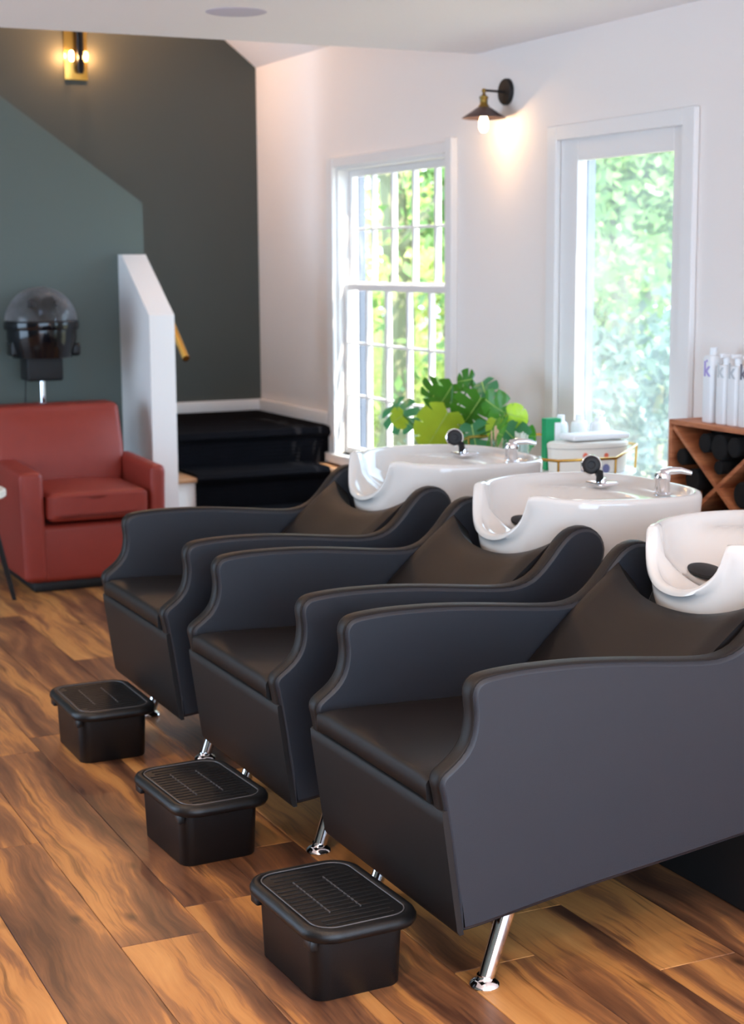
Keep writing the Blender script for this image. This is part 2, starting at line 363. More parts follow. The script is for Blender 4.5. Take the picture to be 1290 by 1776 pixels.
# narrow painted boards standing proud of the outer wall beside each opening
def board(y, z0, z1, label):
    b = B(); box(b, (0, -.03, 0), (.055, .03, z1-z0), .004, 1); box(b, (.012, -.036, 0), (.043, .036, z1-z0), .003, 1)
    return tag(obj('corner_board', b, blue_shutter, None, (3.722, y, z0), smooth=False), label, 'board')
board(8.005, .2, 2.1, 'blue-grey outer board seen at the left through the sash window')
board(5.772, -.3, 2.05, 'blue-grey outer board seen at the left through the glazed door')

# door 1: glazed door in its casing
d1 = bpy.data.objects.new('door_1', None); COL.objects.link(d1); d1['kind'] = 'structure'; d1.location = (3.6, 5.3, 0)
def dp(name, parts, m=trim_white, bev=.003, parent=None):
    b = B(); off = Vector((3.6, 5.3, 0))
    for lo, hi in parts: box(b, Vector(lo)-off, Vector(hi)-off, bev, 1)
    return obj(name, b, m, parent or d1, smooth=False)
y0, y1, z0, z1 = DOOR
dp('casing', [((3.576, y1-.005, 0), (3.6, y1+.065, z1+.055)), ((3.576, y0-.07, 0), (3.6, y0+.005, z1+.055)), ((3.576, y0+.005, z1-.005), (3.6, y1-.005, z1+.055))])
dp('door_frame', [((3.602, y1-.13, .01), (3.64, y1, z1)), ((3.602, y0, .01), (3.64, y0+.085, z1)), ((3.602, y0+.085, z1-.09), (3.64, y1-.13, z1)), ((3.602, y0+.085, .01), (3.64, y1-.13, .22))])
dp('jamb', [((3.64, y1-.012, 0), (3.72, y1, z1)), ((3.64, y0, 0), (3.72, y0+.012, z1)), ((3.64, y0+.012, z1-.012), (3.72, y1-.012, z1))])
dp('pane', [((3.618, y0+.085, .22), (3.624, y1-.13, z1-.09))], dusty_glass, 0)

# ------------------------------------------------------------ stairs
st = thing('staircase', 'navy carpeted steps up to the landing between half wall and window', 'stairs', (3.05, 8.0, 0))
off = Vector((3.05, 8.0, 0))
def sp(name, boxes, m, bev=.004, smooth=True, seg=2):
    b = B()
    for lo, hi in boxes: box(b, Vector(lo)-off, Vector(hi)-off, bev, seg)
    return obj(name, b, m, st, smooth=smooth)
sp('riser', [((2.592, 7.80, .0), (3.598, 7.95, .372))], trim_white, .001)
sp('riser', [((2.592, 8.06, .372), (3.598, 8.19, .56))], trim_white, .001)
sp('riser', [((2.592, 7.545, .0), (3.598, 7.80, .19))], trim_white, .001)
sp('tread', [((2.592, 7.765, .375), (3.598, 8.07, .400))], oak, .008)
sp('tread', [((2.592, 7.505, .19), (3.598, 7.80, .215))], oak, .008)
# the runner: one folded carpet, fine ribs across
def runner(name, path, x0, x1, t=.014):
    pts = path; b = B(); n = len(pts)
    nor = []
    for i in range(n):
        a = Vector(pts[max(i-1, 0)]); c = Vector(pts[min(i+1, n-1)]); d = (c-a).normalized(); nor.append(Vector((-d.y, d.x)))
    rows = []
    for i, p in enumerate(pts):
        q = Vector(p)+nor[i]*t
        rows.append([b.verts.new((xx-3.05, yy-8.0, zz)) for xx, yy, zz in ((x0, p[0], p[1]), (x1, p[0], p[1]), (x1, q.x, q.y), (x0, q.x, q.y))])
    for a, c in zip(rows, rows[1:]):
        for k in range(4): b.faces.new((a[k], a[(k+1) % 4], c[(k+1) % 4], c[k]))
    b.faces.new(rows[0]); b.faces.new(rows[-1][::-1])
    return obj(name, b, carpet_m, st, ang=50)
def ribbed(a, c, n):   # points with ribs between a and c
    a = Vector(a); c = Vector(c); d = (c-a).normalized(); nn = Vector((-d.y, d.x)); out = []
    for i in range(n*3):
        p = a+(c-a)*i/(n*3); out.append(tuple(p+nn*(.004 if i % 3 == 1 else 0)))
    return out+[tuple(c)]
path = ribbed((7.538, .0), (7.538, .185), 7)+[(7.505, .195), (7.498, .208), (7.51, .217)]+ribbed((7.53, .217), (7.792, .217), 8)
path += ribbed((7.792, .235), (7.792, .368), 6)+[(7.765, .378), (7.756, .392), (7.768, .402)]+ribbed((7.79, .402), (8.052, .402), 8)
runner('lower_carpet', path, 2.712, 3.455)
path = ribbed((8.052, .412), (8.052, .555), 7)+[(8.028, .562), (8.014, .575), (8.022, .588)]+ribbed((8.06, .59), (9.09, .59), 40)
runner('landing_carpet', path, 2.602, 3.572)
b = B()
for k in range(3): box(b, Vector((2.592-.27*(k+1), 8.3, .59+.185*k))-off, Vector((2.592-.27*k, 9.09, .59+.185*(k+1)))-off, .01)
obj('upper_step', b, carpet_m, st)

# handrail on the half wall
hr = thing('handrail', 'short gold stair handrail ending beside the white half wall', 'handrail', (2.655, 7.9, 1.1))
b = B(); tube(b, [(0, -.175, -.085), (0, 0, .05), (0, .25, .245)], .019, 14); obj('rail', b, gold, hr)
b = B(); tube(b, [(0, .12, .13), (-.02, .12, .09), (-.0645, .12, .09)], .007, 8); lathe(b, [(0, 0), (.022, 0), (.022, .006), (0, .008)], (-.065, .12, .09), 16, (1, 0, 0)); obj('bracket', b, gold, hr)

# ------------------------------------------------------------ shampoo chairs
YI, YO = .275, .333          # inner and outer faces of the side panels, from the chair's middle
prof = [(1.486, .157), (1.479, .163), (1.4765, .18), (1.471, .23), (1.460, .31), (1.448, .39), (1.437, .45), (1.432, .472), (1.438, .490), (1.457, .505), (1.480, .523), (1.499, .548), (1.508, .578), (1.510, .61), (1.506, .642), (1.510, .662), (1.524, .677),
        (1.55, .684), (1.60, .688), (1.66, .689), (1.74, .687), (1.82, .682), (1.92, .672), (2.01, .662), (2.08, .656), (2.125, .658), (2.165, .671), (2.200, .698), (2.230, .731), (2.258, .763), (2.288, .786), (2.322, .795), (2.357, .788), (2.384, .765), (2.396, .730),
        (2.388, .69), (2.365, .64), (2.335, .57), (2.31, .50), (2.292, .42), (2.284, .34), (2.282, .258), (2.18, .243), (2.0, .221), (1.8, .198), (1.65, .178), (1.53, .160)]
def chair(yc, label):
    t = thing('shampoo_chair', label, 'salon chair', (1.9, yc, 0), 0, 'shampoo chairs in front of the basins')
    P = [(x-1.9, z) for x, z in prof]
    # smooth all but the two bottom corners
    P = smoothpoly(P, 2)
    for s in (-1, 1):
        b = B(); rings = [(YO-.0002, .0125), (YO-.0008, .0105), (YO-.0045, .0065), (YO-.0075, .0035), (YO-.0085, .0065), (YO-.0095, .003), (YO-.013, .0005), (YO-.020, -.0008), ((YI+YO)/2, -.0015),
                          (YI+.020, -.0008), (YI+.013, .0005), (YI+.0095, .003), (YI+.0085, .0065), (YI+.0075, .0035), (YI+.0045, .0065), (YI+.0008, .0105), (YI+.0002, .0125)]
        R = []
        for y, i in rings:
            q = offset(P, i); R.append([b.verts.new((x, s*y, z)) for x, z in q])
        for a, c in zip(R, R[1:]):
            for k in range(len(P)): b.faces.new((a[k], a[(k+1) % len(P)], c[(k+1) % len(P)], c[k]))
        b.faces.new(R[0]); b.faces.new(R[-1][::-1])
        sd = obj('side_panel', b, leather, t, ang=60)
        sd.data.materials.append(leather_daylit)
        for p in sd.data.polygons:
            if abs(p.center.y) > YO-.0076 or abs(p.center.y) < YI+.0076: p.material_index = 1  # side faces get the leather with daylight painted in
        for yy in (YO-.0080, YI+.0080):
            q = offset(P, .0040); b = B(); tube(b, [(x, s*yy, z) for x, z in q], .0017, 6, True); obj('seam', b, seam_mat, sd)
    # front panel: full width, leaning in towards the floor, top edge folded
    b = B(); fp = [(1.447, .4185), (1.4425, .414), (1.4445, .39), (1.4555, .31), (1.4665, .23), (1.4765, .160), (1.482, .151), (1.492, .152), (1.488, .17), (1.470, .30), (1.457, .4185)]
    W2 = YO-.003
    prism(b, [(x-1.9-.002, z) for x, z in fp], -W2, W2); obj('front_panel', b, leather_body, t, ang=50)
    b = B(); prism(b, [(-.385, .172), (.36, .265), (.36, .30), (-.385, .21)], -YI, YI); obj('underside', b, black_matt, t)
    # seat cushion: crowned, dipping in the middle and rising to the back
    b = B(); nx, ny = 26, 20; g = []
    for i in range(nx+1):
        row = []
        u = i/nx; x = 1.447+u*.587
        for j in range(ny+1):
            v = j/ny*2-1; y = v*(YI-.001)
            edge = min(1, (1-abs(v))*9); e = 1-(1-edge)**2
            z = .466+.012*e-.030*sin(min(1, u*1.25)*pi/2)**2*(1-v*v*.8)+.035*max(0, u-.75)
            if i == 0: z -= .0015
            row.append(b.verts.new((x-1.9+(.002 if i == 1 else 0), y, z)))
        g.append(row)
    front = [[b.verts.new((x-1.9, (j/ny*2-1)*(YI-.001), z-.006*max(0, abs(j/ny*2-1)*8-7))) for j in range(ny+1)] for x, z in ((1.4375, .4735), (1.4325, .465), (1.4335, .430))]
    back2 = [b.verts.new((1.452-1.9, (j/ny*2-1)*(YI-.001), .414)) for j in range(ny+1)]
    rows = [back2, front[2], front[1], front[0]]+g
    for a, c in zip(rows, rows[1:]):
        for j in range(ny): b.faces.new((a[j], a[j+1], c[j+1], c[j]))
    for k, a in enumerate(rows):    # side skirts
        pass
    lows = [[b.verts.new((max(r[j].co.x, 1.4575-1.9) if k_ > 0 else r[j].co.x, r[j].co.y, .40 if k_ > 3 else min(.425, r[j].co.z))) for k_, r in enumerate(rows)] for j in (0, ny)]
    for jj, j in enumerate((0, ny)):
        for k in range(len(rows)-1): b.faces.new((rows[k][j], rows[k+1][j], lows[jj][k+1], lows[jj][k]))
    obj('seat', b, leather, t, ang=60)
    # backrest: sloping pad with concave top edge under the basin
    b = B(); n1, n2 = 18, 20; F = []
    p0 = Vector((1.93, .425)); p1 = Vector((2.272, .735)); dr = (p1-p0); nr = Vector((-dr.y, dr.x)).normalized()
    for side in (0, 1):
        G = []
        for i in range(n1+1):
            row = []
            for j in range(n2+1):
                v = j/n2*2-1; L = 1-.16*(1-abs(v)**2.2); u = i/n1*L
                q = p0+dr*u
                ed = min(1, (1-abs(v))*7)*min(1, (1-i/n1)*9+.0); e = 1-(1-max(0, ed))**2
                bow = .014*e + .020*abs(v)**3 + .012*sin(pi*min(1, u))
                q = q+nr*(bow if side == 0 else -.055)
                row.append(b.verts.new((q.x-1.9, v*(YI-.002), q.y)))
            G.append(row)
        F.append(G)
        for a, c in zip(G, G[1:]):
            for j in range(n2): b.faces.new((a[j], a[j+1], c[j+1], c[j]))
    T, K = F
    for j in range(n2):
        b.faces.new((T[-1][j], T[-1][j+1], K[-1][j+1], K[-1][j])); b.faces.new((T[0][j], T[0][j+1], K[0][j+1], K[0][j]))
    for i in range(n1):
        for j in (0, n2): b.faces.new((T[i][j], T[i+1][j], K[i+1][j], K[i][j]))
    obj('backrest', b, leather, t, ang=50)
    # rear shell
    b = B(); prism(b, [(x-1.9, z) for x, z in [(2.281, .265), (2.282, .42), (2.286, .50), (2.288, .575), (2.20, .60), (2.10, .52), (2.0, .30), (2.0, .225)]], -YI, YI); obj('back_shell', b, black_matt, t)
    for s in (-1, 1):
        b = B(); cyl(b, (-.325, s*.270, .0165), (-.262, s*.262, .185), .0165, .0205, 24); lg = obj('leg', b, chrome, t, ang=40)
        b = B(); lathe(b, [(0, 0), (.030, 0), (.033, .004), (.031, .010), (.022, .016), (.0175, .020), (.0165, .026), (0, .026)], (-.328, s*.270, 0), 28); obj('foot', b, chrome, lg, ang=50)
    return t
for yc, lab in ((3.033, 'dark shampoo chair nearest the camera, whole outer side and chrome leg showing'), (3.896, 'middle one of the three dark shampoo chairs'), (4.757, 'farthest dark shampoo chair, closest to the red armchair, lighter front')):
    chair(yc, lab)

# ------------------------------------------------------------ basins
def outline(n):
    raw = []
    for i in range(1440):
        th = 2*pi*i/1440; c, s = cos(th), sin(th); e = 2/3.0
        x = .30+.30*math.copysign(abs(c)**e, c); y = .318*math.copysign(abs(s)**e, s)
        if x < .36: y *= 1-.36*((.36-x)/.36)**1.9
        raw.append(Vector((x, y)))
    L = [0]
    for i in range(1440): L.append(L[-1]+(raw[(i+1) % 1440]-raw[i]).length)
    out = []; k = 0
    for i in range(n):
        d = L[-1]*i/n
        while L[k+1] < d: k += 1
        f = (d-L[k])/(L[k+1]-L[k]); out.append(raw[k % 1440].lerp(raw[(k+1) % 1440], f))
    return out
def sm(a, b, x):
    t = max(0, min(1, (x-a)/(b-a))); return t*t*(3-2*t)
def basin(yc, label):
    t = thing('shampoo_basin', label, 'basin', (2.238, yc+.012, 0), 0, 'white shampoo basins')
    n = 200; O = outline(n); C = Vector((.33, 0)); RIM = .852
    def zr(p):
        front = 1-sm(.06, .13, p.x); ay = abs(p.y)/.148
        U = sqrt(max(0, 1-ay*ay)) if ay < 1 else 0
        tip = .006*math.exp(-((abs(p.y)-.175)/.03)**2)*front
        return RIM-.118*U**.8*front+tip-.006*sm(.2, .6, p.x)
    b = B(); rings = []
    nrm = []
    for i in range(n):
        d = (O[(i+1) % n]-O[i-1]).normalized(); nrm.append(Vector((d.y, -d.x)))
    ZB = .606
    for d, s in ((1, .60), (1, .74), (.95, .83), (.86, .895), (.70, .945), (.50, .975), (.30, .990), (.15, .997)):
        rings.append([b.verts.new((*(C+(O[i]-C)*s), zr(O[i])-(zr(O[i])-ZB)*d)) for i in range(n)])
    for inn, dz in ((0, .016), (.001, .009), (.004, .003), (.009, .0005), (.016, 0), (.022, .0015), (.027, .006), (.030, .013)):
        rr = []
        for i in range(n):
            q = O[i]-nrm[i]*inn; z = zr(O[i])-dz
            # outward lip at the neck cut
            fr = (1-sm(.05, .12, O[i].x))*(1-sm(.14, .19, abs(O[i].y)))
            q = q+Vector((-.012*fr, 0)); rr.append(b.verts.new((*q, z)))
        rings.append(rr)
    Cb = Vector((.25, 0)); I = [O[i]-nrm[i]*.031 for i in range(n)]
    for k in range(1, 18):
        s = 1-k/18*.97 if k > 1 else .97; rr = []
        for i in range(n):
            q = Cb+(I[i]-Cb)*s
            r = sqrt(((q.x-.225)/.215)**2+(q.y/.262)**2); zz = .700+.120*min(1, r)**3.2
            zz = min(zz, .822)
            cap = zr(O[i])-.016-.010*(1-s); kk = .03; h_ = max(kk-abs(zz-cap), 0)/kk; zz = min(zz, cap)-h_*h_*kk*.25*(1 if s < .97 else 0)
            rr.append(b.verts.new((*q, zz)))
        rings.append(rr)
    for a, c in zip(rings, rings[1:]):
        for i in range(n): b.faces.new((a[i], a[(i+1) % n], c[(i+1) % n], c[i]))
    b.faces.new(rings[0]); b.faces.new(rings[-1][::-1])
    obj('bowl', b, ceramic, t, ang=70)
    b = B(); lathe(b, [(0, .008), (.030, .007), (.044, .002), (.045, -.004), (.030, -.010), (0, -.010)], (.20, .145, .734), 28, (0, -.22, 1)); lathe(b, [(0, -.008), (.014, -.008), (.014, -.022), (0, -.022)], (.20, .145, .734), 16, (0, -.22, 1)); obj('drain_strainer', b, rubber, t)
    # mixer tap
    b = B(); lathe(b, [(0, 0), (.027, 0), (.027, .004), (.022, .008), (.0215, .040), (.0235, .043), (.0235, .056), (.020, .064), (.010, .068), (0, .069)], (.515, -.095, .8215), 28); tp = obj('mixer_tap', b, chrome, t, ang=40)
    b = B(); tube(b, [(.512, -.09, .884), (.535, -.105, .8915), (.56, -.122, .892), (.585, -.140, .885)], [.013, .012, .0095, .006], 12); obj('tap_lever', b, chrome, tp, ang=60)
    # spray mount and hand shower
    b = B(); box(b, (.43, .10, .8215), (.50, .185, .835), .006, 3); lathe(b, [(0, 0), (.016, 0), (.014, .014), (0, .016)], (.455, .13, .834), 20); mt = obj('spray_mount', b, chrome, t, ang=40)
    b = B(); cyl(b, (.452, .135, .835), (.436, .112, .868), .012, .010, 16); obj('hose_nut', b, rubber, mt)
    d = Vector((-.50, -.84, .12)).normalized(); c0 = Vector((.43, .150, .886))
    b = B(); lathe(b, [(0, .016), (.010, .017), (.012, .015), (.017, .0155), (.024, .0145), (.029, .011), (.0305, .004), (.029, -.008), (.022, -.020), (.012, -.027), (0, -.028)], c0, 32, d); hd = obj('spray_head', b, rubber, t, ang=40)
    b = B(); lathe(b, [(.0275, .0125), (.0305, .0105), (.0318, .004), (.031, -.002), (.0295, -.002)], c0, 32, d); obj('chrome_ring', b, chrome, hd)
    b = B(); tube(b, [c0-d*.02, c0-d*.02+Vector((.012, -.005, -.02)), Vector((.45, .13, .846))], [.010, .009, .010], 12); obj('spray_handle', b, chrome, hd)
    # pedestal
    b = B(); box(b, (.060, -.27, 0), (.56, .27, .585), .006); obj('pedestal', b, black_matt, t)
    b = B(); box(b, (.085, -.235, .585), (.55, .235, .608), .012, 3); obj('collar', b, white_plastic, t)
    return t
for yc, lab in ((3.033, 'white ceramic shampoo basin nearest the camera, cut off by the right edge'), (3.896, 'middle white shampoo basin, in front of the wooden crate'), (4.757, 'farthest white shampoo basin, in front of the monstera')):
    basin(yc, lab)

# ------------------------------------------------------------ step stools
def rrect(w, h, r, n=8, cx=0, cy=0):
    out = []
    for (sx, sy, a0) in ((1, 1, 0), (-1, 1, 90), (-1, -1, 180), (1, -1, 270)):
        for k in range(n+1):
            a = radians(a0+90*k/n); out.append((cx+sx*(w/2-r)+r*cos(a), cy+sy*(h/2-r)+r*sin(a)))
    return out
def loft(b, layers):
    R = [[b.verts.new((x, y, z)) for x, y in pl] for pl, z in layers]
    for a, c in zip(R, R[1:]):
        for i in range(len(a)): b.faces.new((a[i], a[(i+1) % len(a)], c[(i+1) % len(a)], c[i]))
    b.faces.new(R[0][::-1]); b.faces.new(R[-1]); return b
def stool(x, y, rz, label):
    t = thing('step_stool', label, 'stool', (x, y, 0), rz, 'black step stools in front of the chairs')
    b = B(); loft(b, [(rrect(.198, .278, .03), 0), (rrect(.204, .284, .032), .004), (rrect(.214, .300, .036), .142)]); obj('body', b, black_plastic, t, ang=40)
    b = B(); loft(b, [(rrect(.226, .326, .05, cx=.004), .138), (rrect(.252, .366, .062, cx=.004), .140), (rrect(.262, .378, .068, cx=.004), .148), (rrect(.262, .378, .068, cx=.004), .156), (rrect(.252, .368, .064, cx=.004), .165), (rrect(.236, .352, .056, cx=.004), .168), (rrect(.222, .338, .05, cx=.004), .1675), (rrect(.214, .330, .047, cx=.004), .1645)]); ld = obj('lid', b, black_plastic, t, ang=50)
    b = B()
    for k in range(15):
        yy = -.140+k*.020
        ends = .098 if abs(yy) < .12 else .080
        box(b, (-ends+.004, yy-.0035, .163), (ends, yy+.0035, .1668), .0012, 1)
    obj('tread_ribs', b, black_plastic, ld, smooth=False)
    b = B(); tube(b, [(x_, y_, .1665) for x_, y_ in rrect(.212, .328, .046, cx=.004)], .0016, 6, True); 
    for xx in (-.042, .030):
        for k in range(11): box(b, (xx-.0012, -.088+k*.017, .164), (xx+.0012, -.076+k*.017, .1678))
    obj('tread_lines', b, mat_line, ld, smooth=False)
    for s in (-1, 1):
        b = B(); box(b, (-.118, s*.135-.018, .118), (-.100, s*.135+.018, .142), .004); obj('latch', b, black_plastic, t)
    return t
mat_line = mat('grey_line_plastic', srgb(86, 84, 86), .35)  # lighter grey for the lid's rim line and dashes
stool(1.318, 2.985, radians(2), 'black plastic step stool nearest the camera')
stool(1.318, 3.815, radians(3), 'black plastic step stool in front of the middle chair')
stool(1.325, 4.745, radians(0), 'black plastic step stool in front of the farthest chair')

# ------------------------------------------------------------ red armchair
ac = thing('armchair', 'red leather armchair beside the white half wall', 'armchair', (2.0, 7.15, 0), 0)
def ap(name, lo, hi, bev, seg=5, m=red_leather, fn=None, parent=None, sub=0):
    b = B(); box(b, lo, hi)
    if sub: bmesh.ops.subdivide_edges(b, edges=b.edges, cuts=sub, use_grid_fill=True)
    if fn:
        for v in b.verts: v.co = fn(v.co.copy())
    if bev:
        es = [e for e in b.edges if len(e.link_faces) == 2 and e.calc_face_angle(0) > .6]
        bmesh.ops.bevel(b, geom=es, offset=bev, segments=seg, affect='EDGES', profile=.5)
    return obj(name, b, m, parent or ac, ang=60)
# base (front rail) and plinth
ap('base', (-.315, .02, .045), (.32, .62, .31), .03)
ap('plinth', (-.28, .05, 0), (.285, .6, .05), .004, 1, black_matt)
for s in (-1, 1):
    def armf(c, s=s):
        # outward flare at the top, lower towards the front
        k = (c.z-.3)/.26
        if c.z > .3: c.x += s*.012*k
        if c.z > .5: c.z += .012*min(1, c.y/.5)
        return c
    x0, x1 = (-.325, -.215) if s < 0 else (.262, .335)
    if s < 0: x0, x1 = -.332, -.222
    else: x0, x1 = .262, .336
    ap('arm', (x0, 0, .055), (x1, .56, .56), .028, 6, fn=armf)
def cush(c):
    u = (c.x+.01)/.24; v = (c.y-.25)/.27
    if c.z > .40: c.z += .022*(1-min(1, u*u))*(1-min(1, v*v))
    if c.y < .05: c.y -= .014*(1-min(1, u*u))
    return c
ap('seat_cushion', (-.222, -.005, .325), (.262, .50, .458), .035, 5, fn=cush, sub=6)
def backf(c):
    k = (c.z-.42)/.39; c.y += .13*k
    u = (c.x-.02)/.30
    if c.y < .62 and abs(u) < 1: c.y -= .035*(1-u*u)*sin(max(0, min(1, k))*pi)
    if c.z < .58: c.x *= 1-.10*(.58-c.z)/.16
    return c
ap('backrest', (-.335, .42, .42), (.292, .60, .815), .03, 5, fn=backf, sub=7)
# little table at the frame's left edge
tb = thing('side_table', 'white-topped side table with black splayed legs, mostly outside the left edge', 'table', (1.36, 7.0, 0), 0)
b = B(); lathe(b, [(0, .49), (.19, .49), (.198, .497), (.198, .520), (.19, .527), (0, .527)], (0, 0, 0), 48); obj('table_top', b, cream_plastic, tb, ang=40)
for a in (20, 110, 200, 290):
    d = Vector((cos(radians(a)), sin(radians(a)), 0)); b = B(); cyl(b, d*.255*1.0, d*.13+Vector((0, 0, .492)), .010, .016, 14); obj('leg', b, black_matt, tb)

# ------------------------------------------------------------ hood dryer
hd = thing('hood_dryer', 'salon hood hair dryer with smoked dome behind the red armchair', 'hair dryer', (1.99, 7.98, 0))
RD = .178
b = B(); lathe(b, [(RD*cos(a), 1.205+RD*.98*sin(a)) for a in [radians(i*7.5) for i in range(0, 13)]][:-1]+[(0, 1.205+RD*.98)], (0, 0, 0), 40); obj('dome', b, smoke_dome, hd, ang=80)
b = B(); lathe(b, [(RD-.012, 1.170), (RD+.004, 1.168), (RD+.008, 1.178), (RD+.006, 1.205), (RD-.002, 1.214), (RD-.012, 1.212), (RD-.014, 1.18), (RD-.012, 1.170)], (0, 0, 0), 48); obj('band', b, black_gloss, hd)
b = B(); lathe(b, [(RD-.006, 1.170), (RD-.006, 1.12), (RD-.02, 1.07), (RD-.032, 1.03), (RD-.040, 1.035), (RD-.026, 1.08), (RD-.014, 1.12), (RD-.014, 1.170), (RD-.006, 1.170)], (0, 0, 0), 48); obj('hood_skirt', b, black_gloss, hd)
b = B(); box(b, (-.165, -.06, 1.04), (-.125, .06, 1.115), .012, 3); obj('side_vent', b, black_plastic, hd)
b = B(); box(b, (.135, -.06, 1.035), (.183, .06, 1.10), .014, 3); obj('side_vent', b, black_plastic, hd)
b = B(); box(b, (-.115, -.10, 1.03), (.11, .10, 1.165), .03, 4); box(b, (-.095, -.075, .915), (.085, .085, 1.06), .012, 3); obj('motor_housing', b, black_matt, hd)
b = B()
for cx, cz in ((-.045, 1.300), (.030, 1.300)): lathe(b, [(0, .012), (.028, .010), (.034, 0), (.034, -.03), (0, -.03)], (cx, -.07, cz), 24, (0, -1, .2))
box(b, (-.03, -.07, 1.20), (.02, -.03, 1.30), .008); obj('fan_duct', b, black_gloss, hd)
b = B(); cyl(b, (-.005, 0, .05), (-.005, 0, .92), .0145, n=20); obj('pole', b, chrome, hd)
b = B()
for k in range(5):
    a = radians(90+72*k); d = Vector((cos(a), sin(a), 0)); cyl(b, Vector((0, 0, .065)), d*.19+Vector((0, 0, .05)), .016, .010, 12); lathe(b, [(0, 0), (.012, .003), (.019, .02), (.012, .037), (0, .04)], d*.19, 14)
obj('caster_base', b, black_plastic, hd)
b = B(); tube(b, [(-.08, .03, .93), (-.085, .04, .80), (-.08, .06, .5), (-.03, .05, .1)], .004, 8); obj('power_cord', b, rubber, hd)

# ------------------------------------------------------------ lamps
def point(name, loc, e, col, r, parent=None):
    l = bpy.data.lights.new(name, 'POINT'); l.energy = e; l.color = col; l.shadow_soft_size = r; o = bpy.data.objects.new(name, l); COL.objects.link(o); o.location = loc
    if parent: o.parent = parent
    return o
bulb_m = mat('glowing_bulb', (1, .8, .5, 1), .3, emis=(1, .66, .32, 1), estr=28)
filament = mat('glowing_filament', (1, .7, .3, 1), .3, emis=(1, .55, .18, 1), estr=9)
wl = thing('wall_sconce', 'black and brass wall sconce with shallow cone shade above the sash window', 'wall lamp', (3.6, 6.17, 2.21))
b = B(); lathe(b, [(0, 0), (.056, 0), (.056, .012), (.052, .018), (.012, .020), (0, .020)], (0, 0, 0), 40, (-1, 0, 0)); obj('wall_plate', b, black_matt, wl)
b = B(); cyl(b, (-.018, 0, 0), (-.112, 0, .002), .0052, n=12); obj('arm', b, black_matt, wl)
b = B(); lathe(b, [(0, .010), (.008, .006), (.010, 0), (.008, -.006), (.005, -.012), (.010, -.020), (.019, -.026), (.019, -.032), (.016, -.036), (.016, -.056), (.019, -.060), (.024, -.066), (.024, -.072), (0, -.072)], (-.116, 0, .002), 24); obj('socket', b, old_brass, wl, ang=40)
b = B(); lathe(b, [(.018, -.066), (.030, -.072), (.060, -.092), (.094, -.114), (.0955, -.1165), (.094, -.1168), (.060, -.0945), (.030, -.075), (.014, -.069)], (-.116, 0, .002), 56); sh = obj('shade', b, bronze, wl, ang=40); sh.rotation_euler = (0, 0, 0)
b = B(); lathe(b, [(0, -.176), (.010, -.174), (.018, -.162), (.021, -.146), (.019, -.126), (.013, -.105), (.012, -.073), (0, -.073)], (-.116, 0, .002), 24); bl = obj('bulb', b, bulb_m, wl)
point('sconce_light', (-.116, 0, -.150), 24, (1, .62, .33), .022, wl)
bl.visible_shadow = True

ws = thing('stair_sconce', 'tall brass and black sconce on the dark stair wall', 'wall lamp', (2.517, 9.1, 2.505))
b = B(); box(b, (-.066, -.014, 0), (.066, 0, .50), .003); obj('back_plate', b, gold, ws)
b = B(); cyl(b, (.014, -.055, .045), (.014, -.055, .46), .021, n=24); lathe(b, [(0, 0), (.016, 0), (.016, .02), (0, .02)], (.014, -.055, .03), 20); obj('black_tube', b, black_gloss, ws)
for z_ in (.08, .40):
    b = B(); box(b, (.004, -.055, z_), (.024, -.012, z_+.02)); obj('bracket', b, old_brass, ws)
for s, x in ((-1, -.034), (1, .046)):
    b = B(); lathe(b, [(0, -.03), (.010, -.024), (.013, 0), (.010, .024), (0, .03)], (x, -.05, .125), 18); obj('bulb', b, filament if s > 0 else bulb_m, ws)
point('stair_sconce_light', (-.075, -.07, .125), 2.8, (1, .50, .19), .012, ws)
point('stair_sconce_light', (.075, -.07, .125), 2.8, (1, .50, .19), .012, ws)
point('stair_sconce_light', (0, -.12, .62), 30, (1, .56, .27), .03, ws)

DL = ['left of the camera', 'right of the camera, nearest the front windows', 'over the floor left of the nearest step stool', 'in front of the nearest shampoo chair', 'over the floor left of the middle step stool', 'farthest left, nearest the left window']
for i, (x, y) in enumerate(DOWN):  # trim rings for the added, unseen fill lamps
    t = thing('added_downlight', 'added round ceiling downlight '+DL[i]+', above the frame', 'ceiling lamp', (x, y, 2.4), 0, 'added downlights out of view')
    b = B(); lathe(b, [(.052, 0), (.056, -.012), (.068, -.012), (.072, -.006), (.072, 0), (.052, 0)], (0, 0, 0), 32); obj('trim_ring', b, trim_white, t)

spk = thing('ceiling_speaker', 'round pale grille flush in the ceiling', 'speaker', (2.19, 5.72, 2.4))
b = B(); lathe(b, [(0, -.004), (.098, -.004), (.105, -.003), (.112, -.001), (.114, .002), (0, .002)], (0, 0, 0), 48); obj('grille', b, speaker_m, spk)

# ------------------------------------------------------------ octagonal tray table with gold rail
OC = [(3.00, 4.77), (3.22, 4.74), (3.53, 5.06), (3.545, 5.36), (3.34, 5.60), (3.10, 5.60), (2.925, 5.40), (2.90, 5.00)]
cx, cy = 3.23, 5.17
tt = thing('tray_table', 'angular white tray table with thin gold rail, behind the middle basin', 'table', (cx, cy, 0))
loc = [(x-cx, y-cy) for x, y in OC]
b = B(); prism(b, loc, .695, .712, 'z'); obj('tray', b, white_plastic, tt, smooth=False)
b = B(); tube(b, [(x, y, .80) for x, y in loc], .0055, 10, True); rl = obj('rail', b, gold, tt, ang=60)
for x, y in loc:
    b = B(); cyl(b, (x*.985, y*.985, .705), (x, y, .80), .0045, n=10); obj('post', b, gold, rl)
for x, y in (loc[0], loc[2], loc[4], loc[6]):
    b = B(); cyl(b, (x*.9, y*.9, 0), (x*.9, y*.9, .698), .008, n=12); obj('leg', b, gold, tt)

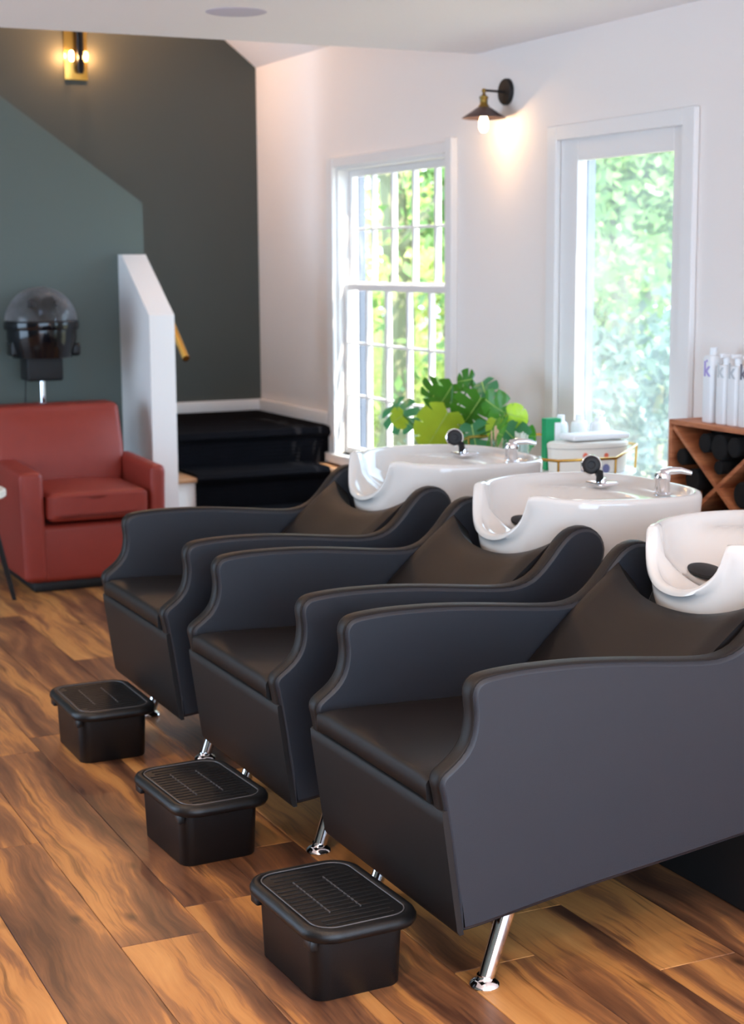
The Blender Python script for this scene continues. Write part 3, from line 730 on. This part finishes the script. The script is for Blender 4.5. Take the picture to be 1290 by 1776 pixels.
def bottle(name, x, y, z, r, h, m, label, cap='pump', capm=None, group=None, sx=1, sy=1, rz=0):
    t = thing(name, label, 'bottle', (x, y, z), rz, group)
    b = B(); lathe(b, [(0, 0), (r*.94, 0), (r, .004), (r, h*.86), (r*.85, h*.95), (r*.4, h), (0, h)], (0, 0, 0), 28, sx=sx, sy=sy); obj('body', b, m, t, ang=40)
    capm = capm or white_plastic
    b = B()
    if cap == 'pump':
        cyl(b, (0, 0, h-.003), (0, 0, h+.014), r*.45, n=18); cyl(b, (0, 0, h+.014), (0, 0, h+.032), .004, n=10); box(b, (-.024, -.007, h+.030), (.010, .007, h+.040), .003)
    else: lathe(b, [(0, h-.002), (r*.5, h-.002), (r*.48, h+.022), (0, h+.024)], (0, 0, 0), 20)
    obj('pump' if cap == 'pump' else 'cap', b, capm, t)
    return t
bottle('pump_bottle', 3.372, 5.215, .712, .033, .178, white_plastic, 'white pump bottle behind the oval caddy, nearest the green carton', 'cap', group='white bottles on the tray table')
bottle('pump_bottle', 3.445, 5.195, .712, .032, .172, white_plastic, 'white pump bottle in the middle of the tray table', 'pump', group='white bottles on the tray table')
bottle('pump_bottle', 3.500, 5.255, .712, .030, .160, white_plastic, 'white pump bottle at the right end of the tray table', 'pump', group='white bottles on the tray table')
bottle('squeeze_bottle', 3.300, 5.235, .712, .030, .175, white_plastic, 'white capped bottle just behind the green carton', 'cap')
gb = thing('green_carton', 'green carton with pale label at the left of the oval caddy', 'box', (3.215, 5.165, .712), radians(-8))
b = B(); box(b, (-.031, -.022, 0), (.031, .022, .195), .002, 1); obj('carton', b, green_box, gb)
b = B(); box(b, (.004, -.0230, .09), (.029, -.0222, .18)); obj('label_panel', b, white_plastic, gb)
cd2 = thing('oval_caddy', 'cream oval caddy with red and blue dots on the tray table', 'box', (3.300, 5.045, .712), radians(-6))
b = B(); lathe(b, [(0, 0), (.148, 0), (.155, .006), (.160, .085), (.161, .095), (.163, .097), (.163, .110), (.155, .116), (0, .121)], (0, 0, 0), 56, sx=1.0, sy=.52); obj('body', b, cream_plastic, cd2, ang=30)
b = B(); tube(b, [(.1612*cos(a), .0838*sin(a), .096) for a in [2*pi*k/56 for k in range(56)]], .0016, 6, True); obj('lid_seam', b, mat('grey_seam', srgb(150, 146, 138), .6), cd2)
red_dot = mat('coral_print', srgb(226, 110, 84), .5); blue_dot = mat('slate_print', srgb(110, 112, 150), .5)
for ang, m_, zz, rx, rz_ in ((252, red_dot, .070, .009, .012), (283, red_dot, .068, .009, .010), (252, blue_dot, .022, .014, .018), (283, blue_dot, .020, .015, .017)):
    a = radians(ang); p = Vector((.1595*cos(a), .083*sin(a), zz)); nn = Vector((cos(a)/.16, sin(a)/.083, 0)).normalized()
    b = B(); lathe(b, [(0, .002), (1, .002), (1, -.002)], (0, 0, 0), 20, None)
    for v in b.verts: v.co = Vector((v.co.x*rx, v.co.y*rz_, v.co.z))
    q = Matrix((Vector((-nn.y, nn.x, 0)), Vector((0, 0, 1)), nn)).transposed().to_4x4()
    for v in b.verts: v.co = q@v.co+p
    obj('printed_dot', b, m_, cd2)
# folded towel on the caddy
tw = B(); box(tw, (-.12, -.055, 0), (.13, .055, .022), .010, 4)
tag(obj('folded_towel', tw, towel_white, None, (3.330, 5.055, .8335)), 'white folded cloth lying on the oval caddy', 'towel')
def jar(x, y, label, h=.085, r=.032, n=16, m=stick_m, name='stick_jar', ht=.13):
    t = thing(name, label, 'jar', (x, y, .712))
    b = B(); lathe(b, [(0, .003), (r-.003, .003), (r-.003, h), (r, h), (r, 0), (0, 0)], (0, 0, 0), 28); obj('glass', b, jar_glass, t, ang=40)
    b = B()
    for k in range(n):
        a = random.uniform(0, 2*pi); q = r*.72*sqrt(random.random()); p = Vector((q*cos(a), q*sin(a), .005)); cyl(b, p, p*1.15+Vector((0, 0, ht+random.uniform(-.012, .012))), .0032, n=6)
    obj('wooden_sticks', b, m, t, kind='stuff')
jar(3.13, 5.42, 'glass jar of pale wooden sticks behind the farthest basin tap', h=.095)
jar(3.225, 5.40, 'smaller glass jar of cotton swabs next to the wooden sticks', h=.08, ht=.105, n=18, m=cream_plastic, name='swab_jar')

# ------------------------------------------------------------ cedar crate with X lattice and bottles on it
cr = thing('wooden_crate', 'cedar wine crate with crossed slats standing by the glazed door', 'crate', (3.44, 4.735, .50))
cw, ch, cdp = .56, .43, .156
b = B(); box(b, (0, -cw, ch-.018), (cdp, 0, ch), .002, 1); obj('top_board', b, cedar_m, cr, smooth=False)
b = B(); box(b, (0, -cw, 0), (cdp, 0, .018), .002, 1); obj('bottom_board', b, cedar_m, cr, smooth=False)
for y in (-.018, -cw):
    b = B(); box(b, (0, y, .018), (cdp, y+.018, ch-.018), .002, 1); obj('side_board', b, cedar_m, cr, smooth=False)
def lat(x0, a, c):
    b = B(); a = Vector(a); c = Vector(c); d = (c-a).normalized(); p = Vector((-d.y, d.x))*.0075
    prism(b, [tuple(a+p), tuple(c+p), tuple(c-p), tuple(a-p)], x0, x0+.135, 'x'); return obj('cross_slat', b, cedar_m, cr, smooth=False)
lat(.002, (-.024, ch-.024), (-cw+.024, .024)); lat(.0035, (-.024, .024), (-cw+.024, ch-.024))
b = B(); box(b, (cdp-.012, -cw+.018, .018), (cdp-.004, -.018, ch-.018)); obj('back_board', b, black_matt, cr)
# black rolled towels in the upper, lower and side bays
for i, (yy, zz, rr) in enumerate(((-.28, .355, .045), (-.20, .362, .034), (-.36, .362, .034), (-.28, .285, .024), (-.41, .205, .045), (-.48, .27, .035), (-.48, .15, .035), (-.28, .075, .045), (-.135, .225, .04), (-.07, .30, .03), (-.19, .065, .03))):
    b = B(); lathe(b, [(0, 0), (rr*.9, 0), (rr, .004), (rr, .122), (0, .124)], (0, 0, 0), 24, (1, 0, 0))
    o = obj('rolled_towel', b, towel_black, None, (3.447, 4.735+yy, .50+zz)); tag(o, 'black rolled towel '+['at the top middle of the crate', 'at the top left of the top bay', 'at the top right of the top bay', 'just above the slat crossing', 'in the middle of the right bay', 'at the top of the right bay', 'at the bottom of the right bay', 'in the bottom bay of the crate', 'in the left bay near the slat crossing', 'high in the left bay, by the side board', 'low in the left bay of the crate'][i], 'towel', 'black rolled towels in the wooden crate')
cab = thing('low_cabinet', 'dark low cabinet holding the cedar crate, hidden behind the basins', 'cabinet', (3.44, 4.735, 0))
b = B(); box(b, (0, -.66, 0), (.158, .0, .4995), .003); obj('body', b, black_matt, cab)
b = B(); box(b, (-.014, -.62, .03), (0, -.04, .47), .003); obj('door', b, black_matt, cab)
# tall slim bottles with the letter k
kcols = [srgb(176, 160, 214), srgb(206, 210, 210), srgb(196, 200, 202), srgb(120, 116, 128)]
facing = atan2(-4.4, -3.5)
for i, (yy, tall) in enumerate(((4.572, True), (4.497, False), (4.435, False), (4.373, False))):
    lab = ['white bottle with lilac letter k, leftmost on the crate', 'white bottle with pale grey letter k, second from left on the crate', 'white bottle with grey letter k, third from left on the crate', 'white bottle with dark letter k, cut by the right edge'][i]
    t = thing('letter_bottle', lab, 'bottle', (3.505, yy, .9302), 0, 'white letter bottles on the wooden crate')
    h = .235 if tall else .205
    b = B(); loft(b, [(rrect(.050, .056, .014), 0), (rrect(.054, .060, .015), .004), (rrect(.054, .060, .015), h-.012), (rrect(.046, .052, .014), h-.002), (rrect(.028, .028, .0135), h)]); obj('body', b, white_plastic, t, ang=40)
    b = B(); cyl(b, (0, 0, h-.002), (0, 0, h+.026), .013, n=20); 
    if i: box(b, (-.028, -.008, h+.024), (.012, .008, h+.040), .004)
    obj('pump' if i else 'cap', b, white_plastic, t)
    cu = bpy.data.curves.new('k', 'FONT'); cu.body = 'k'; cu.size = .074; cu.extrude = .0006; cu.align_x = 'CENTER'; cu.offset = .0012
    to = bpy.data.objects.new('k', cu); me = bpy.data.meshes.new_from_object(to); bpy.data.objects.remove(to)
    me.materials.append(mat('letter_%d' % i, kcols[i], .5)); lo = bpy.data.objects.new('letter', me); COL.objects.link(lo); lo.parent = t
    lo.rotation_euler = (pi/2, 0, -pi/2); lo.location = (-.0278, 0, h*.5+.06-(.015 if tall else 0))
    if tall or i == 1:
        b = B(); lathe(b, [(0, .0006), (.0045, .0006), (.0045, 0)], (-.0272, 0, h-.02 if tall else h-.015), 14, (-1, 0, 0)); 
        if tall: obj('dot', b, MATS['letter_0'], t)
        else: b.free()

# ------------------------------------------------------------ monstera in its pot
mp_ = thing('monstera_plant', 'monstera with big split green leaves between basin and sash window', 'plant', (3.22, 6.02, 0))
b = B(); lathe(b, [(0, 0), (.11, 0), (.12, .01), (.15, .30), (.155, .31), (.148, .315), (.138, .30), (.13, .27), (0, .27)], (0, 0, .30), 36); obj('pot', b, pot_m, mp_)
b = B(); lathe(b, [(0, 0), (.12, 0), (.12, .02), (.10, .28), (.12, .30), (0, .30)], (0, 0, 0), 30); obj('plant_stand', b, black_matt, mp_)
def monleaf(size, splits=3, depth=.62, droop=.30, fold=.9):
    wd = .022 if depth < .5 else .042
    """heart-shaped blade, each half an outline with slits cut in from the edge; local x = along the midrib"""
    b = B(); us = {3: (.22, .46, .68), 4: (.16, .36, .55, .73), 2: (.3, .6)}[splits]
    def edge(t):      # outer edge, t 0 = base notch, 1 = tip
        a = pi*(t**.9)
        x = .42-.56*cos(a); y = .50*sin(a)**.82*(1-.18*t)
        return Vector((x-.0, y))
    for sg in (-1, 1):
        pts = []
        nn_ = 100
        for k in range(nn_+1):
            t = .06+.94*k/nn_; e = edge(t)
            pts.append((t, e))
        out = []; cuts = [(.18+.72*(i+.35)/len(us)) for i in range(len(us))]
        for t, e in pts:
            c = min(cuts, key=lambda q: abs(q-t)); d = abs(c-t)
            if d < wd:
                root = Vector((us[cuts.index(c)]*.86, .0)); f = depth*(1-(d/wd)**1.7)
                out.append(e.lerp(root+Vector((0, .03)), min(.92, f)))
            else: out.append(e)
        out = [Vector((.0, 0))]+out
        out[-1] = Vector((.98, 0))
        mid = [Vector((.98-.98*k/9, 0)) for k in range(1, 9)]
        loop = out+mid; vs = [b.verts.new((p.x*size, sg*p.y*size, 0)) for p in loop]
        es = [b.edges.new((vs[k], vs[(k+1) % len(vs)])) for k in range(len(vs))]
        bmesh.ops.triangle_fill(b, use_beauty=True, edges=es)
    bmesh.ops.subdivide_edges(b, edges=[e for e in b.edges if e.calc_length() > size*.12], cuts=2, use_grid_fill=False)
    bmesh.ops.triangulate(b, faces=b.faces)
    for v in b.verts:
        x, y = v.co.x/size, v.co.y/size
        v.co.z = size*(-droop*x*x*.6-fold*.35*y*y+.012*sin(14*x+9*abs(y)))
    bmesh.ops.remove_doubles(b, verts=b.verts, dist=1e-5)
    return b
vein_m = mat('pale_leaf_vein', srgb(176, 205, 110), .5)
light_dir = Vector((0, 0, 1.5))
#        tip end pos, base pos (where the stalk joins), size, material, tilt
leaves = [
 ((3.30, 6.50, .86), (3.30, 6.36, .99), .20, mon_dark, .35, 3), ((3.24, 6.25, .90), (3.26, 6.16, 1.01), .17, mon_dark, -.2, 4),
 ((3.24, 6.14, 1.02), (3.28, 6.02, 1.04), .12, mon_dark, .1, 3), ((3.26, 5.88, .985), (3.30, 5.98, 1.03), .15, mon_blue, .3, 4),
 ((3.22, 6.05, .80), (3.24, 5.88, .975), .23, mon_dark, -.1, 3), ((3.26, 5.76, .93), (3.24, 5.84, .97), .17, mon_dark, .5, 4),
 ((3.10, 6.08, .765), (3.14, 5.98, .91), .25, mon_light, .0, 4), ((3.28, 5.58, .905), (3.26, 5.70, .925), .12, mon_light, .3, 3),
 ((3.20, 5.66, .82), (3.22, 5.72, .90), .11, mon_light, -.3, 3), ((3.24, 5.52, .79), (3.24, 5.68, .86), .18, mon_blue, .2, 4),
 ((3.30, 5.44, .82), (3.26, 5.62, .83), .19, mon_dark, .3, 3), ((3.12, 6.36, .80), (3.14, 6.26, .85), .12, mon_light, .1, 3),
 ((3.20, 5.84, .75), (3.22, 5.92, .86), .19, mon_blue, .2, 3), ((3.34, 6.62, .76), (3.34, 6.78, .82), .20, mon_blue, .0, 3),
 ((3.06, 5.30, .865), (3.16, 5.52, .85), .20, mon_dark, .0, 3)]
for tip, base, size, m_, roll, spn in leaves:
    tip = Vector(tip); base = Vector(base); ax = (tip-base).normalized(); tocam = (light_dir-base).normalized()
    nrm_ = (tocam-ax*tocam.dot(ax)).normalized(); nrm_ = Matrix.Rotation(roll, 3, ax)@nrm_; yv = nrm_.cross(ax)
    
    if base.y < 6.5 and base.z > .86: tip.y -= .13; base.y -= .13; tip.z -= .035; base.z -= .035; size *= .90
    elif base.y < 6.5: tip.z -= .02; base.z -= .02; size *= .92
    b = monleaf(size*1.02, 3 if size > .165 else 2, .40 if m_ is mon_light else .82); mtx = Matrix((ax, yv, nrm_)).transposed().to_4x4(); mtx.translation = base-Vector((3.22, 6.02, 0))
    bmesh.ops.transform(b, matrix=mtx, verts=b.verts)
    lf = obj('leaf', b, m_, mp_, ang=60)
    b = B(); tube(b, [Vector((size*1.02*k/6*.97, 0, size*1.02*(-.18*(k/6*.97)**2)+.0015)) for k in range(7)], [.0022, .002, .0018, .0016, .0013, .001, .0006], 6); bmesh.ops.transform(b, matrix=mtx, verts=b.verts); obj('midrib', b, vein_m, lf)
    root = Vector((random.uniform(-.05, .05), random.uniform(-.05, .05), .57)); e = base-Vector((3.22, 6.02, 0)); mid_ = (root+e)/2+Vector((0, 0, .06))+(e-root)*.05
    b = B(); tube(b, [root, mid_, e], [.006, .005, .0035], 8); obj('stalk', b, mon_dark, lf)

# ------------------------------------------------------------ outside
grd = struct('ground_outside', box(B(), (3.9, -4, -.45), (40, 45, -.35)), soil, smooth=False)
def crown(c, rad, n, size, flat=.8, hole=.0):
    vs = []; fs = []; c = Vector(c)
    cl = [Vector((random.gauss(0, .55)*rad, random.gauss(0, .55)*rad, random.gauss(0, .5)*rad*flat)) for _ in range(26)]
    for i in range(n):
        q = random.choice(cl); p = c+q+Vector((random.gauss(0, .16)*rad, random.gauss(0, .16)*rad, random.gauss(0, .13)*rad))
        if p.z < -.35: p.z = -.3+random.random()*.3
        u = Vector((random.gauss(0, 1), random.gauss(0, 1), random.gauss(0, 1))).normalized(); w = u.cross(Vector((random.gauss(0, 1), random.gauss(0, 1), random.gauss(0, 1)))).normalized()
        s = size*random.uniform(.7, 1.3); k = len(vs)
        vs += [tuple(p-u*s), tuple(p+w*s*.5), tuple(p+u*s), tuple(p-w*s*.5)]; fs.append((k, k+1, k+2, k+3))
    return (vs, [], fs)
def tree(name, label, x, y, h, rad, n, size, m_, branches=(), tr=.12, cat='tree', zc=None):
    t = thing(name, label, cat, (x, y, -.35))
    b = B(); tube(b, [(0, 0, 0), (.03, 0, h*.4), (-.02, .05, h*.75), (.0, .0, h)], [tr*1.2, tr, tr*.8, tr*.4], 10)
    for p0, p1 in branches: tube(b, [p0, (Vector(p0)+Vector(p1))/2+Vector((0, 0, .1)), p1], [tr*.55, tr*.42, tr*.2], 8)
    obj('trunk', b, bark, t)
    o = obj('crown', crown((0, 0, zc or h*.95), rad, n, size), m_, t, smooth=False, kind='stuff')
    return t
tree('leafy_tree', 'tree with thick grey trunk outside the sash window', 5.93, 11.95, 3.6, 1.5, 2600, .06, leaf_y, [((0, 0, 1.9), (1.0, -.9, 3.2)), ((0, 0, 2.4), (-.8, .3, 3.6))], .13)
tree('leafy_tree', 'sunlit yellow-green tree behind the sash window', 8.6, 16.0, 2.6, 1.9, 4600, .08, leaf_y, [], .10, zc=1.7)
tree('leafy_tree', 'green tree low between the two windows outside', 9.6, 14.2, 2.2, 1.8, 4500, .08, leaf_g, [], .10, zc=1.3)
tree('leafy_tree', 'bluish green tree filling the top of the glazed door', 7.6, 11.2, 3.4, 1.7, 6000, .065, leaf_g, [((0, 0, 1.2), (.9, -.8, 2.6)), ((0, 0, .6), (-.7, .6, 1.9))], .07, zc=2.5)
tree('leafy_bush', 'pale bluish bush low outside the glazed door', 6.4, 8.9, 1.0, 1.05, 4200, .05, leaf_b, [], .05, 'bush', zc=.75)
tree('leafy_bush', 'yellow-green bush low outside the sash window', 6.6, 12.9, 1.0, 1.1, 4200, .05, leaf_y, [], .05, 'bush', zc=.55)
tree('leafy_tree', 'hazy green tree far beyond the glazed door', 12.0, 17.5, 4.5, 2.6, 6000, .12, leaf_g, [], .12, zc=3.2)
